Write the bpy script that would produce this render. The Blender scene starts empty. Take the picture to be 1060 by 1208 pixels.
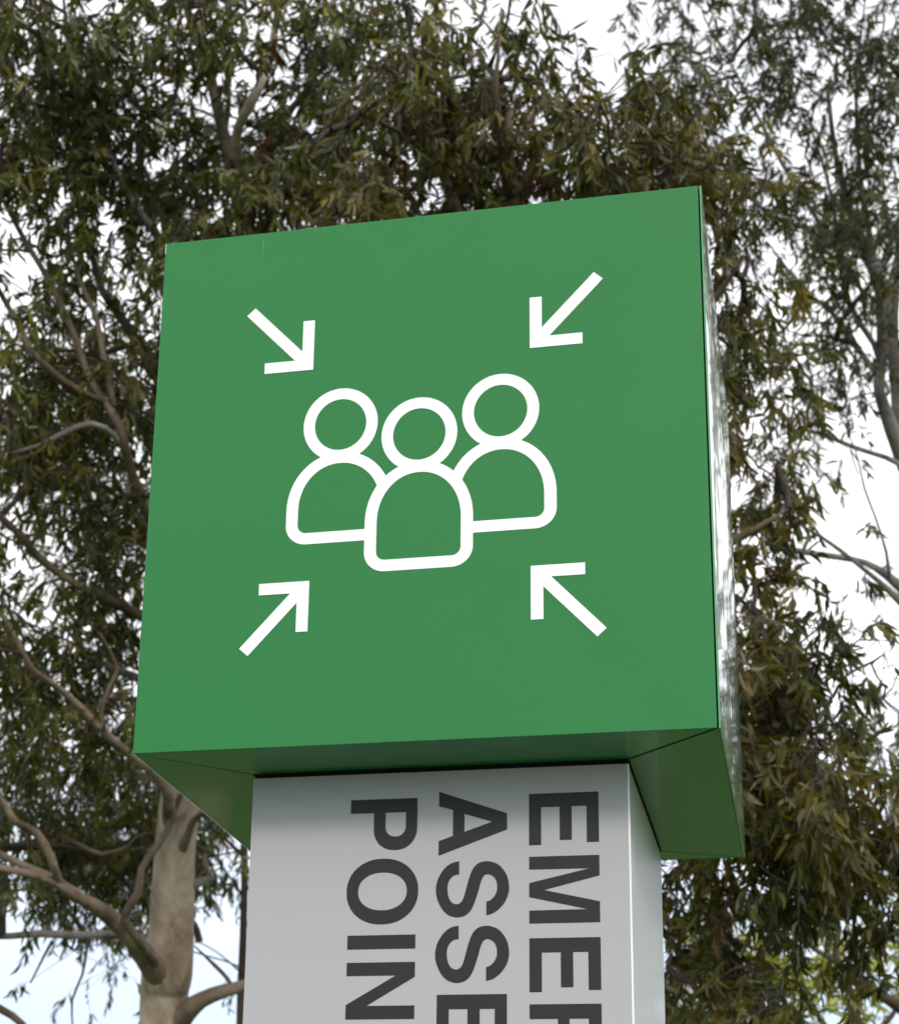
import bpy, bmesh, math
import numpy as np
from mathutils import Matrix, Vector

S = bpy.context.scene
rng = np.random.default_rng(7)

# ------------------------------------------------------------------ camera
F, PPX, PPY = 2252.36, 405.37, 813.86            # focal length and principal point in photo pixels (1060 x 1208)
CAM = np.array([1.01875, -2.68724, 2.44 - 0.83715])
rx, ry, rz = 1.89276, -0.0276, 0.23969
RM = (Matrix.Rotation(rz, 3, 'Z') @ Matrix.Rotation(ry, 3, 'Y') @ Matrix.Rotation(rx, 3, 'X'))
RN = np.array(RM)
cd = bpy.data.cameras.new('camera'); cam = bpy.data.objects.new('camera', cd); S.collection.objects.link(cam)
cam.matrix_world = Matrix.Translation(Vector(CAM)) @ RM.to_4x4()
cd.sensor_fit = 'HORIZONTAL'; cd.sensor_width = 36; cd.lens = F / 1060 * 36
cd.shift_x = (530 - PPX) / 1060; cd.shift_y = (PPY - 604) / 1060
cd.clip_start = 0.05; cd.clip_end = 3000
cd.dof.use_dof = True; cd.dof.focus_distance = 2.75; cd.dof.aperture_fstop = 12.5; cd.dof.aperture_blades = 7
S.camera = cam

# ------------------------------------------------------------------ sky and sun
SUN_EL, SUN_AZ = math.radians(30), math.radians(152)     # azimuth clockwise from +Y
W = bpy.data.worlds.new('World'); S.world = W; W.use_nodes = True
nt = W.node_tree; N = nt.nodes; L = nt.links; N.clear()
out = N.new('ShaderNodeOutputWorld'); mix = N.new('ShaderNodeMixShader')
b1 = N.new('ShaderNodeBackground'); b2 = N.new('ShaderNodeBackground')
sky = N.new('ShaderNodeTexSky'); sky.sky_type = 'NISHITA'; sky.sun_disc = False
sky.sun_elevation = SUN_EL; sky.sun_rotation = SUN_AZ; sky.air_density = 1.0; sky.dust_density = 2.0
L.new(sky.outputs[0], b1.inputs[0]); b1.inputs[1].default_value = 0.15
b2.inputs[0].default_value = (0.95, 0.975, 1.0, 1); b2.inputs[1].default_value = 1.35
tc = N.new('ShaderNodeTexCoord'); mp = N.new('ShaderNodeMapping'); mp.inputs['Scale'].default_value = (1, 1, 1.8)
mp.inputs['Location'].default_value = (3.1, 0.4, 1.7)
no = N.new('ShaderNodeTexNoise'); no.inputs['Scale'].default_value = 2.3; no.inputs['Detail'].default_value = 6; no.inputs['Roughness'].default_value = 0.55
cr = N.new('ShaderNodeValToRGB'); cr.color_ramp.elements[0].position = 0.30; cr.color_ramp.elements[0].color = (.6, .6, .6, 1)
cr.color_ramp.elements[1].position = 0.52; cr.color_ramp.elements[1].color = (1, 1, 1, 1)
L.new(tc.outputs['Generated'], mp.inputs[0]); L.new(mp.outputs[0], no.inputs[0]); L.new(no.outputs[0], cr.inputs[0])
sx = N.new('ShaderNodeSeparateXYZ'); L.new(tc.outputs['Generated'], sx.inputs[0])
cg = N.new('ShaderNodeValToRGB'); cg.color_ramp.elements[0].position = .14; cg.color_ramp.elements[0].color = (.56, .68, .84, 1)
cg.color_ramp.elements[1].position = .34; cg.color_ramp.elements[1].color = (.97, .98, 1.0, 1); L.new(sx.outputs[2], cg.inputs[0]); L.new(cg.outputs[0], b2.inputs[0])
L.new(cr.outputs[0], mix.inputs[0]); L.new(b1.outputs[0], mix.inputs[1]); L.new(b2.outputs[0], mix.inputs[2]); L.new(mix.outputs[0], out.inputs[0])
sd = bpy.data.lights.new('sun', 'SUN'); sun = bpy.data.objects.new('sun', sd); S.collection.objects.link(sun)
sd.energy = 1.35; sd.angle = math.radians(11); sd.color = (1.0, 0.94, 0.84)
sdir = Vector((math.sin(SUN_AZ) * math.cos(SUN_EL), math.cos(SUN_AZ) * math.cos(SUN_EL), math.sin(SUN_EL)))
sun.rotation_euler = sdir.to_track_quat('Z', 'Y').to_euler()
S.view_settings.view_transform = 'Standard'; S.view_settings.look = 'None'; S.view_settings.gamma = 1
S.view_settings.exposure = 0.18
try: S.view_settings.use_curve_mapping = False
except Exception: pass

# ------------------------------------------------------------------ helpers
def at(px, py, d):                                # world point in the photo's direction px, py at axial distance d
    v = np.array([(px - PPX) / F, -(py - PPY) / F, -1.0]) * d
    return CAM + RN @ v
def link(name, data=None, parent=None, loc=None):
    o = bpy.data.objects.new(name, data); S.collection.objects.link(o)
    if parent is not None: o.parent = parent
    if loc is not None: o.location = loc
    return o
def tag(o, label=None, cat=None, group=None, kind=None):
    for k, v in (('label', label), ('category', cat), ('group', group), ('kind', kind)):
        if v: o[k] = v
    return o
def worldloc(o):
    v = np.zeros(3)
    while o is not None: v += np.array(o.location); o = o.parent
    return v
def mesh(name, verts, faces, mat, parent=None, smooth=False):
    verts = np.asarray(verts, float)
    if parent is not None: verts = verts - worldloc(parent)
    me = bpy.data.meshes.new(name); me.from_pydata(verts.tolist(), [], [list(map(int, f)) for f in faces])
    me.materials.append(mat)
    if smooth: me.polygons.foreach_set('use_smooth', [True] * len(me.polygons))
    me.update()
    return link(name, me, parent)
def prism(name, poly, z0, z1, mat, parent, bevel=0, axis='z'):   # polygon extruded along z (or y)
    n = len(poly); f = (lambda a, b, c: (a, b, c)) if axis == 'z' else (lambda a, b, c: (a, c, b))
    vs = [f(a, b, z0) for a, b in poly] + [f(a, b, z1) for a, b in poly]
    fs = [list(range(n))[::-1], list(range(n, 2 * n))] + [[i, (i + 1) % n, n + (i + 1) % n, n + i] for i in range(n)]
    o = mesh(name, vs, fs, mat, parent)
    bm = bmesh.new(); bm.from_mesh(o.data); bmesh.ops.recalc_face_normals(bm, faces=bm.faces); bm.to_mesh(o.data); bm.free()
    if bevel:
        m = o.modifiers.new('bevel', 'BEVEL'); m.width = bevel; m.segments = 2; m.limit_method = 'ANGLE'
    return o
def box(name, x0, x1, y0, y1, z0, z1, mat, parent, bevel=0):
    return prism(name, [(x0, y0), (x1, y0), (x1, y1), (x0, y1)], z0, z1, mat, parent, bevel)

# ------------------------------------------------------------------ materials
def newmat(name):
    m = bpy.data.materials.new(name); m.use_nodes = True
    t = m.node_tree; return m, t.nodes, t.links, t.nodes['Principled BSDF']
def paint(name, col, rough, coat=0.0, spec=0.5, bump=0.0, bscale=(3, 3, 1), mottle=0.0, metal=0.0, streak=0.0):
    m, N, L, b = newmat(name)
    b.inputs['Base Color'].default_value = (*col, 1); b.inputs['Roughness'].default_value = rough
    b.inputs['Metallic'].default_value = metal
    b.inputs['Specular IOR Level'].default_value = spec; b.inputs['Coat Weight'].default_value = coat; b.inputs['Coat Roughness'].default_value = 0.04
    tc = N.new('ShaderNodeTexCoord'); mp = N.new('ShaderNodeMapping'); mp.inputs['Scale'].default_value = bscale
    L.new(tc.outputs['Object'], mp.inputs[0])
    if mottle:
        n = N.new('ShaderNodeTexNoise'); n.inputs['Scale'].default_value = 3; n.inputs['Detail'].default_value = 5; L.new(tc.outputs['Object'], n.inputs[0])
        mx = N.new('ShaderNodeMix'); mx.data_type = 'RGBA'; mx.inputs[6].default_value = (*[c * (1 - mottle) for c in col], 1); mx.inputs[7].default_value = (*[min(1, c * (1 + mottle)) for c in col], 1)
        L.new(n.outputs[0], mx.inputs[0]); L.new(mx.outputs[2], b.inputs['Base Color'])
        r = N.new('ShaderNodeMapRange'); r.inputs[3].default_value = rough * .8; r.inputs[4].default_value = rough * 1.3; L.new(n.outputs[0], r.inputs[0]); L.new(r.outputs[0], b.inputs['Roughness'])
    if streak:
        ms = N.new('ShaderNodeMapping'); ms.inputs['Scale'].default_value = (16, 16, .9); L.new(tc.outputs['Object'], ms.inputs[0])
        ns = N.new('ShaderNodeTexNoise'); ns.inputs['Scale'].default_value = 1.6; ns.inputs['Detail'].default_value = 4; L.new(ms.outputs[0], ns.inputs[0])
        nb = N.new('ShaderNodeTexNoise'); nb.inputs['Scale'].default_value = 1.7; nb.inputs['Detail'].default_value = 3; L.new(tc.outputs['Object'], nb.inputs[0])
        ml = N.new('ShaderNodeMath'); ml.operation = 'MULTIPLY'; L.new(ns.outputs[0], ml.inputs[0]); L.new(nb.outputs[0], ml.inputs[1])
        mr = N.new('ShaderNodeMapRange'); mr.inputs[1].default_value = .22; mr.inputs[2].default_value = .42; mr.inputs[4].default_value = streak; L.new(ml.outputs[0], mr.inputs[0])
        md = N.new('ShaderNodeMix'); md.data_type = 'RGBA'; md.inputs[7].default_value = (.42, .42, .38, 1); L.new(mr.outputs[0], md.inputs[0])
        src = b.inputs['Base Color'].links[0].from_socket if b.inputs['Base Color'].links else None
        if src: L.new(src, md.inputs[6])
        else: md.inputs[6].default_value = (*col, 1)
        L.new(md.outputs[2], b.inputs['Base Color'])
    if bump:
        n2 = N.new('ShaderNodeTexNoise'); n2.inputs['Scale'].default_value = 1; n2.inputs['Detail'].default_value = 2.0
        L.new(mp.outputs[0], n2.inputs[0]); bp = N.new('ShaderNodeBump'); bp.inputs['Strength'].default_value = 1; bp.inputs['Distance'].default_value = bump
        L.new(n2.outputs[0], bp.inputs['Height'])
        L.new(bp.outputs[0], b.inputs['Normal'])
        if coat: L.new(bp.outputs[0], b.inputs['Coat Normal'])
    return m
GREEN = (0.010, 0.178, 0.034)
M_green = paint('green_gloss_paint', GREEN, 0.34, coat=0.35, spec=.25, mottle=0.06, bump=0.0006, bscale=(5, 5, 3))
M_green_side_lit = paint('green_side_lit', (0.035, .28, .09), 0.14, coat=1.0, mottle=0.05, bump=0.0009, bscale=(4, 6, 8))  # same green, lightened: skylight on the side is put into the base colour
M_green_under = paint('green_under_paint', GREEN, 0.30, coat=0.35, spec=.3, streak=.05, mottle=0.22, bump=0.00015, bscale=(3, 3, 3))  # stronger mottle paints the uneven grass reflection into the colour
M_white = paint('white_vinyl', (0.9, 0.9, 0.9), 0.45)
M_charcoal = paint('charcoal_vinyl', (0.022, 0.0225, 0.024), 0.42, spec=.28, mottle=0.1)
M_silver = paint('silver_grey_paint', (0.425, 0.420, 0.438), 0.45, mottle=0.03, bump=0.0003, bscale=(4, 4, 2))
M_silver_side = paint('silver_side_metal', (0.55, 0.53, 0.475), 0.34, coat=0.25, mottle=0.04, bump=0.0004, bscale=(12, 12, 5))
M_dark = paint('dark_gap', (0.012, 0.011, 0.01), 0.7)
M_conc = paint('concrete', (0.3, 0.29, 0.27), 0.85, mottle=0.25, bump=0.004, bscale=(30, 30, 30))

def bark(name, cols, scale=1.0):
    m, N, L, b = newmat(name); b.inputs['Roughness'].default_value = 0.72; b.inputs['Specular IOR Level'].default_value = 0.3
    tc = N.new('ShaderNodeTexCoord'); mp = N.new('ShaderNodeMapping'); mp.inputs['Scale'].default_value = (1.6 * scale, 1.6 * scale, 0.8 * scale)
    L.new(tc.outputs['Object'], mp.inputs[0])
    n1 = N.new('ShaderNodeTexNoise'); n1.inputs['Scale'].default_value = 2.2; n1.inputs['Detail'].default_value = 7; n1.inputs['Roughness'].default_value = .62; n1.inputs['Distortion'].default_value = .6
    L.new(mp.outputs[0], n1.inputs[0])
    cr = N.new('ShaderNodeValToRGB'); e = cr.color_ramp.elements
    e[0].position = .36; e[0].color = (*cols[0], 1); e[1].position = .64; e[1].color = (*cols[2], 1)
    k = e.new(.48); k.color = (*cols[1], 1)
    L.new(n1.outputs[0], cr.inputs[0])
    v = N.new('ShaderNodeTexVoronoi'); v.inputs['Scale'].default_value = 9; L.new(mp.outputs[0], v.inputs[0])      # small dark knots
    r = N.new('ShaderNodeMapRange'); r.inputs[1].default_value = .03; r.inputs[2].default_value = .12; r.inputs[3].default_value = .55; r.inputs[4].default_value = 1; L.new(v.outputs[0], r.inputs[0])
    mm = N.new('ShaderNodeMix'); mm.data_type = 'RGBA'; mm.blend_type = 'MULTIPLY'; mm.inputs[0].default_value = 1; L.new(cr.outputs[0], mm.inputs[6]); L.new(r.outputs[0], mm.inputs[7])
    L.new(mm.outputs[2], b.inputs['Base Color'])
    n2 = N.new('ShaderNodeTexNoise'); n2.inputs['Scale'].default_value = 14; n2.inputs['Detail'].default_value = 6; L.new(mp.outputs[0], n2.inputs[0])
    bp = N.new('ShaderNodeBump'); bp.inputs['Distance'].default_value = .02; bp.inputs['Strength'].default_value = .8; L.new(n2.outputs[0], bp.inputs['Height']); L.new(bp.outputs[0], b.inputs['Normal'])
    return m
M_bark = bark('smooth_brown_bark', [(.15, .108, .072), (.32, .24, .17), (.45, .375, .295)])
M_bark2 = bark('brown_bark', [(.05, .036, .022), (.09, .065, .042), (.15, .115, .08)])
M_bark3 = bark('grey_bark', [(.09, .075, .07), (.16, .14, .132), (.27, .245, .235)])
M_bark_pale = bark('cream_bark', [(.30, .24, .18), (.46, .39, .31), (.56, .50, .42)])
M_bark_limb = bark('brown_limb_bark', [(.085, .06, .04), (.17, .122, .086), (.27, .215, .165)])
M_twig = paint('twig_bark', (.05, .034, .026), .8, mottle=.3)

def leafmat(name, trans=0.3, spec=0.2, rough=0.36):
    m, N, L, b = newmat(name)
    a = N.new('ShaderNodeAttribute'); a.attribute_name = 'tint'
    b.inputs['Roughness'].default_value = rough; b.inputs['Specular IOR Level'].default_value = spec
    L.new(a.outputs['Color'], b.inputs['Base Color'])
    t = N.new('ShaderNodeBsdfTranslucent'); mx = N.new('ShaderNodeMixShader'); mx.inputs[0].default_value = trans
    g = N.new('ShaderNodeMix'); g.data_type = 'RGBA'; g.blend_type = 'MULTIPLY'; g.inputs[0].default_value = 1; g.inputs[7].default_value = (1.7, 1.55, .35, 1)
    L.new(a.outputs['Color'], g.inputs[6]); L.new(g.outputs[2], t.inputs[0])
    o = N['Material Output']; L.new(b.outputs[0], mx.inputs[1]); L.new(t.outputs[0], mx.inputs[2]); L.new(mx.outputs[0], o.inputs[0])
    return m
M_leaf = leafmat('gum_leaf')
M_leaf_bright = leafmat('bright_leaf', .35, .3, .5)

# ------------------------------------------------------------------ ground
def ground():
    m, N, L, b = newmat('grass_ground'); b.inputs['Roughness'].default_value = .9
    tc = N.new('ShaderNodeTexCoord')
    n = N.new('ShaderNodeTexNoise'); n.inputs['Scale'].default_value = 1.1; n.inputs['Detail'].default_value = 8; n.inputs['Roughness'].default_value = .7
    L.new(tc.outputs['Object'], n.inputs[0]); cr = N.new('ShaderNodeValToRGB'); e = cr.color_ramp.elements
    e[0].position = .35; e[0].color = (.045, .110, .008, 1); e[1].position = .68; e[1].color = (.095, .115, .022, 1)
    L.new(n.outputs[0], cr.inputs[0]); L.new(cr.outputs[0], b.inputs['Base Color'])
    n2 = N.new('ShaderNodeTexNoise'); n2.inputs['Scale'].default_value = 60; n2.inputs['Detail'].default_value = 4; L.new(tc.outputs['Object'], n2.inputs[0])
    bp = N.new('ShaderNodeBump'); bp.inputs['Distance'].default_value = .03; L.new(n2.outputs[0], bp.inputs['Height']); L.new(bp.outputs[0], b.inputs['Normal'])
    k = 48; R = 900.0
    g = np.linspace(-1, 1, k + 1); g = np.sign(g) * np.abs(g) ** 2.2 * R
    X, Y = np.meshgrid(g, g, indexing='ij')
    Z = np.where(np.hypot(X, Y) > 12, (np.sin(X * .03) + np.cos(Y * .041)) * .15 * np.clip((np.hypot(X, Y) - 12) / 40, 0, 1), 0) - .0
    vs = np.stack([X, Y, Z], -1).reshape(-1, 3); idx = np.arange((k + 1) ** 2).reshape(k + 1, k + 1)
    fs = np.stack([idx[:-1, :-1], idx[1:, :-1], idx[1:, 1:], idx[:-1, 1:]], -1).reshape(-1, 4)
    o = mesh('ground', vs, fs, m, None, True); tag(o, kind='structure')
ground()
bm_p = prism('pavement', [(-8, -5.2), (9, -5.2), (9, -2.2), (-8, -2.2)], .0, .07, M_conc, None); tag(bm_p, kind='structure')

# ------------------------------------------------------------------ the sign
SZ = 2.44; W9, H9, D9 = 0.9, 0.9085, 0.8101
PX0, PX1, PY0, PY1 = 0.1537, 0.7527, 0.1443, 0.7388
sign = link('assembly_point_sign', None, None, (0.453, 0.44, 0)); tag(sign, 'green box sign with white people symbol on a silver grey post', 'sign')
def zz(*v): return [SZ + a for a in v]
box('footing', .05, .85, .05, .83, -.02, .045, M_conc, sign, .006)
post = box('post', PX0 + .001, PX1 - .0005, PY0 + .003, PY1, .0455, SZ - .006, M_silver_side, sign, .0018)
face = box('post_front_plate', PX0, PX1, PY0, PY0 + .0025, .0455, SZ - .006, M_silver, sign, .0006)
box('post_collar', PX0 + .012, PX1 - .012, PY0 + .012, PY1 - .012, SZ - .006, SZ + .004, M_dark, sign)
box('inner_frame', .004, W9 - .005, .0045, D9 - .0045, SZ + .0035, SZ + H9 - .004, M_dark, sign)
fp = box('front_panel', 0, .8945, 0, .003, SZ, SZ + H9, M_green, sign, .0009)
box('back_panel', .0005, .8995, D9 - .003, D9, SZ, SZ + H9, M_green, sign, .0009)
box('top_panel', .0035, .8963, .0035, D9 - .0035, SZ + H9 - .0032, SZ + H9 - .0002, M_green, sign)
box('side_panel', 0, .003, .0036, D9 - .0036, SZ, SZ + H9, M_green_side_lit, sign, .0006)
def bowed_side():                                 # right side panel: thin sheet, slightly bellied between its edges
    ny, nz = 28, 32; vs = []; fs = []
    yy = np.linspace(.0004, D9 - .0036, ny + 1); zs = np.linspace(SZ, SZ + H9 - .0002, nz + 1)
    r = np.random.default_rng(3)
    for s in (0, 1):
        for y in yy:
            for z in zs:
                t = (y - yy[0]) / (yy[-1] - yy[0]); u = (z - SZ) / H9
                b = .0052 * math.sin(math.pi * t) ** .8 * math.sin(math.pi * u) ** .7 + .0005 * math.sin(9 * u + 3 * t) * math.sin(math.pi * t)
                vs.append(((.9 if s == 0 else .8972) + b, y, z))
    m = nz + 1; n = (ny + 1) * m
    for i in range(ny):
        for j in range(nz):
            a = i * m + j
            fs.append((a, a + m, a + m + 1, a + 1)); fs.append((n + a, n + a + 1, n + a + m + 1, n + a + m))
    rim = [i * m for i in range(ny + 1)] + [ny * m + j for j in range(1, m)] + [i * m + nz for i in range(ny - 1, -1, -1)] + [j for j in range(nz - 1, 0, -1)]
    for a, b in zip(rim, rim[1:] + rim[:1]): fs.append((a, n + a, n + b, b))
    o = mesh('side_panel', vs, fs, M_green_side_lit, sign, True)
    o.data.set_sharp_from_angle(angle=math.radians(30))
bowed_side()
g = .0016
def flap(poly): return prism('underside_panel', poly, SZ + .0002, SZ + .003, M_green_under, sign, .0004)
flap([(.004, .0034), (.8895, .0034), (PX1 - .0022, PY0 - .0045), (PX0 + .0012, PY0 - .0045)])
flap([(.8966, .0056), (.8966, D9 - .005), (PX1 + .0008, PY1), (PX1 + .0008, PY0 + .001)])
flap([(.0034, .0042), (PX0 - .0008, PY0 - .0008), (PX0 - .0008, PY1), (.0034, D9 - .005)])
flap([(.0045, D9 - .0036), (PX0, PY1 + .0035), (PX1, PY1 + .0035), (.8955, D9 - .0036)])
box('edge_glint', PX1 - .0022, PX1 + .0006, PY0 - .0006, PY0 + .0036, .0456, SZ - .0065, M_white, sign, .0004)  # white strip painting in the bright reflection along the plate's edge
prism('worn_edge', [(-.0006, SZ + H9 - .020), (.0012, SZ + H9 - .020), (.0012, SZ + H9 - .001), (-.0006, SZ + H9 - .001)], -.0006, .0025, M_silver, sign, .0003, 'y')
prism('scratch', [(.1735, SZ + .866), (.1741, SZ + .866), (.1745, SZ + .895), (.1736, SZ + .895)], -.0003, .0, paint('scratch', (.10, .35, .17), .5), sign, 0, 'y')

def shape(name, loops, y, depth, mat, parent):    # filled outlines in the (x, z) plane, extruded towards -y from y
    cu = bpy.data.curves.new(name, 'CURVE'); cu.dimensions = '2D'; cu.fill_mode = 'BOTH'; cu.extrude = depth / 2
    for lp in loops:
        sp = cu.splines.new('POLY'); sp.points.add(len(lp) - 1); sp.use_cyclic_u = True
        sp.points.foreach_set('co', np.array([(a, b, 0, 1) for a, b in lp], float).ravel())
    tmp = bpy.data.objects.new('tmp', cu); me = bpy.data.meshes.new_from_object(tmp)
    bpy.data.objects.remove(tmp); bpy.data.curves.remove(cu)
    c = np.zeros(len(me.vertices) * 3); me.vertices.foreach_get('co', c); c = c.reshape(-1, 3)
    w = np.stack([c[:, 0], y - depth / 2 - c[:, 2], c[:, 1] + SZ], 1) - worldloc(parent)
    me.vertices.foreach_set('co', w.ravel()); me.name = name
    me.materials.clear(); me.materials.append(mat); me.update()
    bm = bmesh.new(); bm.from_mesh(me); bmesh.ops.recalc_face_normals(bm, faces=bm.faces); bm.to_mesh(me); bm.free()
    return link(name, me, parent)
def stroke(pts, w, closed=False):
    p = np.array(pts, float); n = len(p)
    if closed: d = np.roll(p, -1, 0) - np.roll(p, 1, 0)
    else: d = np.gradient(p, axis=0)
    d /= np.linalg.norm(d, axis=1)[:, None]; nn = np.stack([-d[:, 1], d[:, 0]], 1) * w / 2
    if closed: return [(p + nn).tolist(), (p - nn)[::-1].tolist()]
    return [np.concatenate([p + nn, (p - nn)[::-1]]).tolist()]
def earc(cx, cy, a, b, t0, t1, n=24, e=1.0):
    t = np.radians(np.linspace(t0, t1, n)); c, s = np.cos(t), np.sin(t)
    return [(cx + a * np.sign(x) * abs(x) ** e, cy + b * np.sign(y) * abs(y) ** e) for x, y in zip(c, s)]

# arrows: tail centre, tip corner, bars (sx, sz point from the tip along the bars)
def arrow(tip, tail, sx, sz, lx, lz):
    tip = np.array(tip); w = .0193
    b = [(0, 0), (lx * sx, 0), (lx * sx, w * sz)]
    t2 = np.array(tail) - tip; d = t2 / np.linalg.norm(t2); n = np.array([-d[1], d[0]]) * w / 2
    # side of the shaft nearest the x-bar and nearest the z-bar
    nx = n if (n[0] * sx) > 0 else -n
    def hit(o, axis, val):
        k = (val - o[axis]) / d[axis]; return tuple(o + d * k)
    b += [hit(nx, 1, w * sz), tuple(t2 + nx), tuple(t2 - nx), hit(-nx, 0, w * sx), (w * sx, lz * sz), (0, lz * sz)]
    return [[(tip[0] + x, tip[1] + z) for x, z in b]]
VY = 0.0
for tip, tail, sx, sz, lx, lz in (((.2688, .6415), (.1588, .7588), -1, 1, .0825, .0907), ((.6240, .6444), (.7341, .7634), 1, 1, .0836, .0905),
                                  ((.2750, .2706), (.1723, .1571), -1, -1, .0817, .0845), ((.6241, .2715), (.7310, .1573), 1, -1, .0829, .0878)):
    shape('arrow', arrow(tip, tail, sx, sz, lx, lz), VY, .0009, M_white, fp)
def head(cx, cz): return [earc(cx, cz, .0613, .0643, 0, 360, 73)[:-1], earc(cx, cz, .0425, .0450, 0, 360, 73)[:-1][::-1]]
def bodyc(cx, top, side, base, hw, r, t_end=180):
    pass
w = .0192; h = w / 2
def figure(cx, hz, top, spring, base, hw, clip=None):
    rr = .0335 - h
    a = earc(cx, spring, hw - h, top - h - spring, 0, 180, 40, .97)               # arch, right to left
    left = [(cx - hw + h, z) for z in np.linspace(spring, base + h + rr, 5)[1:-1]]
    lc = earc(cx - hw + h + rr, base + h + rr, rr, rr, 180, 270, 12)
    rc = earc(cx + hw - h - rr, base + h + rr, rr, rr, 270, 360, 12)
    right = [(cx + hw - h, z) for z in np.linspace(base + h + rr, spring, 5)[1:-1]]
    return a, left, lc, rc, right
root_fig = []
a, le, lc, rc, ri = figure(.4482, .5105, .4628, .362, .2786, .0863)
parts_m = stroke(a + le + lc + rc + ri, w, True)
a, le, lc, rc, ri = figure(.3192, 0, .4895, .392, .3333, .0861)
pl = [q for q in a if q[0] < .3905] + le + lc + [(x, .3333 + h) for x in np.linspace(.29, .372, 4)[1:]]
parts_l = stroke(pl, w)
a, le, lc, rc, ri = figure(.5785, 0, .4908, .392, .3333, .0862)
pr = [(x, .3333 + h) for x in np.linspace(.524, .61, 4)[:-1]] + rc + ri + [q for q in a if q[0] > .5065]
parts_r = stroke(pr, w)
for nm, loops, hd, dy in (('left', parts_l, (.3177, .5383), 0), ('right', parts_r, (.5772, .5390), 0), ('mid', parts_m, (.4471, .5098), .00022)):
    o = shape('person_symbol', loops, VY, .0004 + dy, M_white, fp)
    o2 = shape('head_ring', head(*hd), VY, .00052 + dy, M_white, fp)
for o in [o for o in bpy.data.objects if o.name.startswith('head_ring')]:
    pass

# lettering, u = reading direction (down the post), v = cap height (towards +x)
CH = .1068
def rot(loops, u0, v0): return [[(v0 + v, -(u0 + u)) for u, v in lp] for lp in loops]
def cat(pts, cyc_corners):                        # Catmull-Rom through pts with sharp corners at given indices
    n = len(pts); P = np.array(pts); o = []
    cs = sorted(cyc_corners)
    for a, b in zip(cs, cs[1:] + [cs[0] + n]):
        seg = [P[i % n] for i in range(a, b + 1)]
        if len(seg) == 2: o.append(seg[0]); continue
        seg = [2 * seg[0] - seg[1]] + seg + [2 * seg[-1] - seg[-2]]
        for i in range(1, len(seg) - 2):
            p0, p1, p2, p3 = seg[i - 1:i + 3]
            for t in np.linspace(0, 1, 5)[:-1]:
                o.append(.5 * (2 * p1 + (p2 - p0) * t + (2 * p0 - 5 * p1 + 4 * p2 - p3) * t * t + (3 * p1 - p0 - 3 * p2 + p3) * t ** 3))
    return [tuple(q) for q in o]
SP = [(0.0, 0.0324), (0.0028, 0.0205), (0.0108, 0.0097), (0.0241, 0.0009), (0.0345, -0.0024), (0.0448, -0.0034), (0.0582, -0.0012), (0.0731, 0.0057), (0.0828, 0.0148), (0.0866, 0.0238), (0.0877, 0.0312), (0.0854, 0.0416), (0.0782, 0.0504), (0.0665, 0.0563), (0.0533, 0.0607), (0.0445, 0.0634), (0.0357, 0.0656), (0.029, 0.068), (0.0232, 0.0717), (0.0215, 0.0772), (0.0241, 0.0843), (0.0302, 0.0895), (0.0391, 0.0917), (0.0494, 0.0908), (0.0581, 0.0859), (0.0628, 0.08), (0.0643, 0.0751), (0.0853, 0.0752), (0.0823, 0.0855), (0.0745, 0.0962), (0.0629, 0.1051), (0.0497, 0.1095), (0.0394, 0.1098), (0.0261, 0.1072), (0.0141, 0.1006), (0.0057, 0.0917), (0.0018, 0.0812), (0.0012, 0.0743), (0.0029, 0.0649), (0.008, 0.0574), (0.0176, 0.0515), (0.0309, 0.0471), (0.0471, 0.0428), (0.0589, 0.0392), (0.0654, 0.0347), (0.0673, 0.0288), (0.0648, 0.0221), (0.057, 0.0168), (0.0451, 0.0146), (0.0347, 0.0153), (0.0266, 0.0195), (0.022, 0.0254), (0.0206, 0.0326)]
bowl = lambda cx, cy, a, b, t0, t1: earc(cx, cy, a, b, t0, t1, 20, .92)
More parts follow.
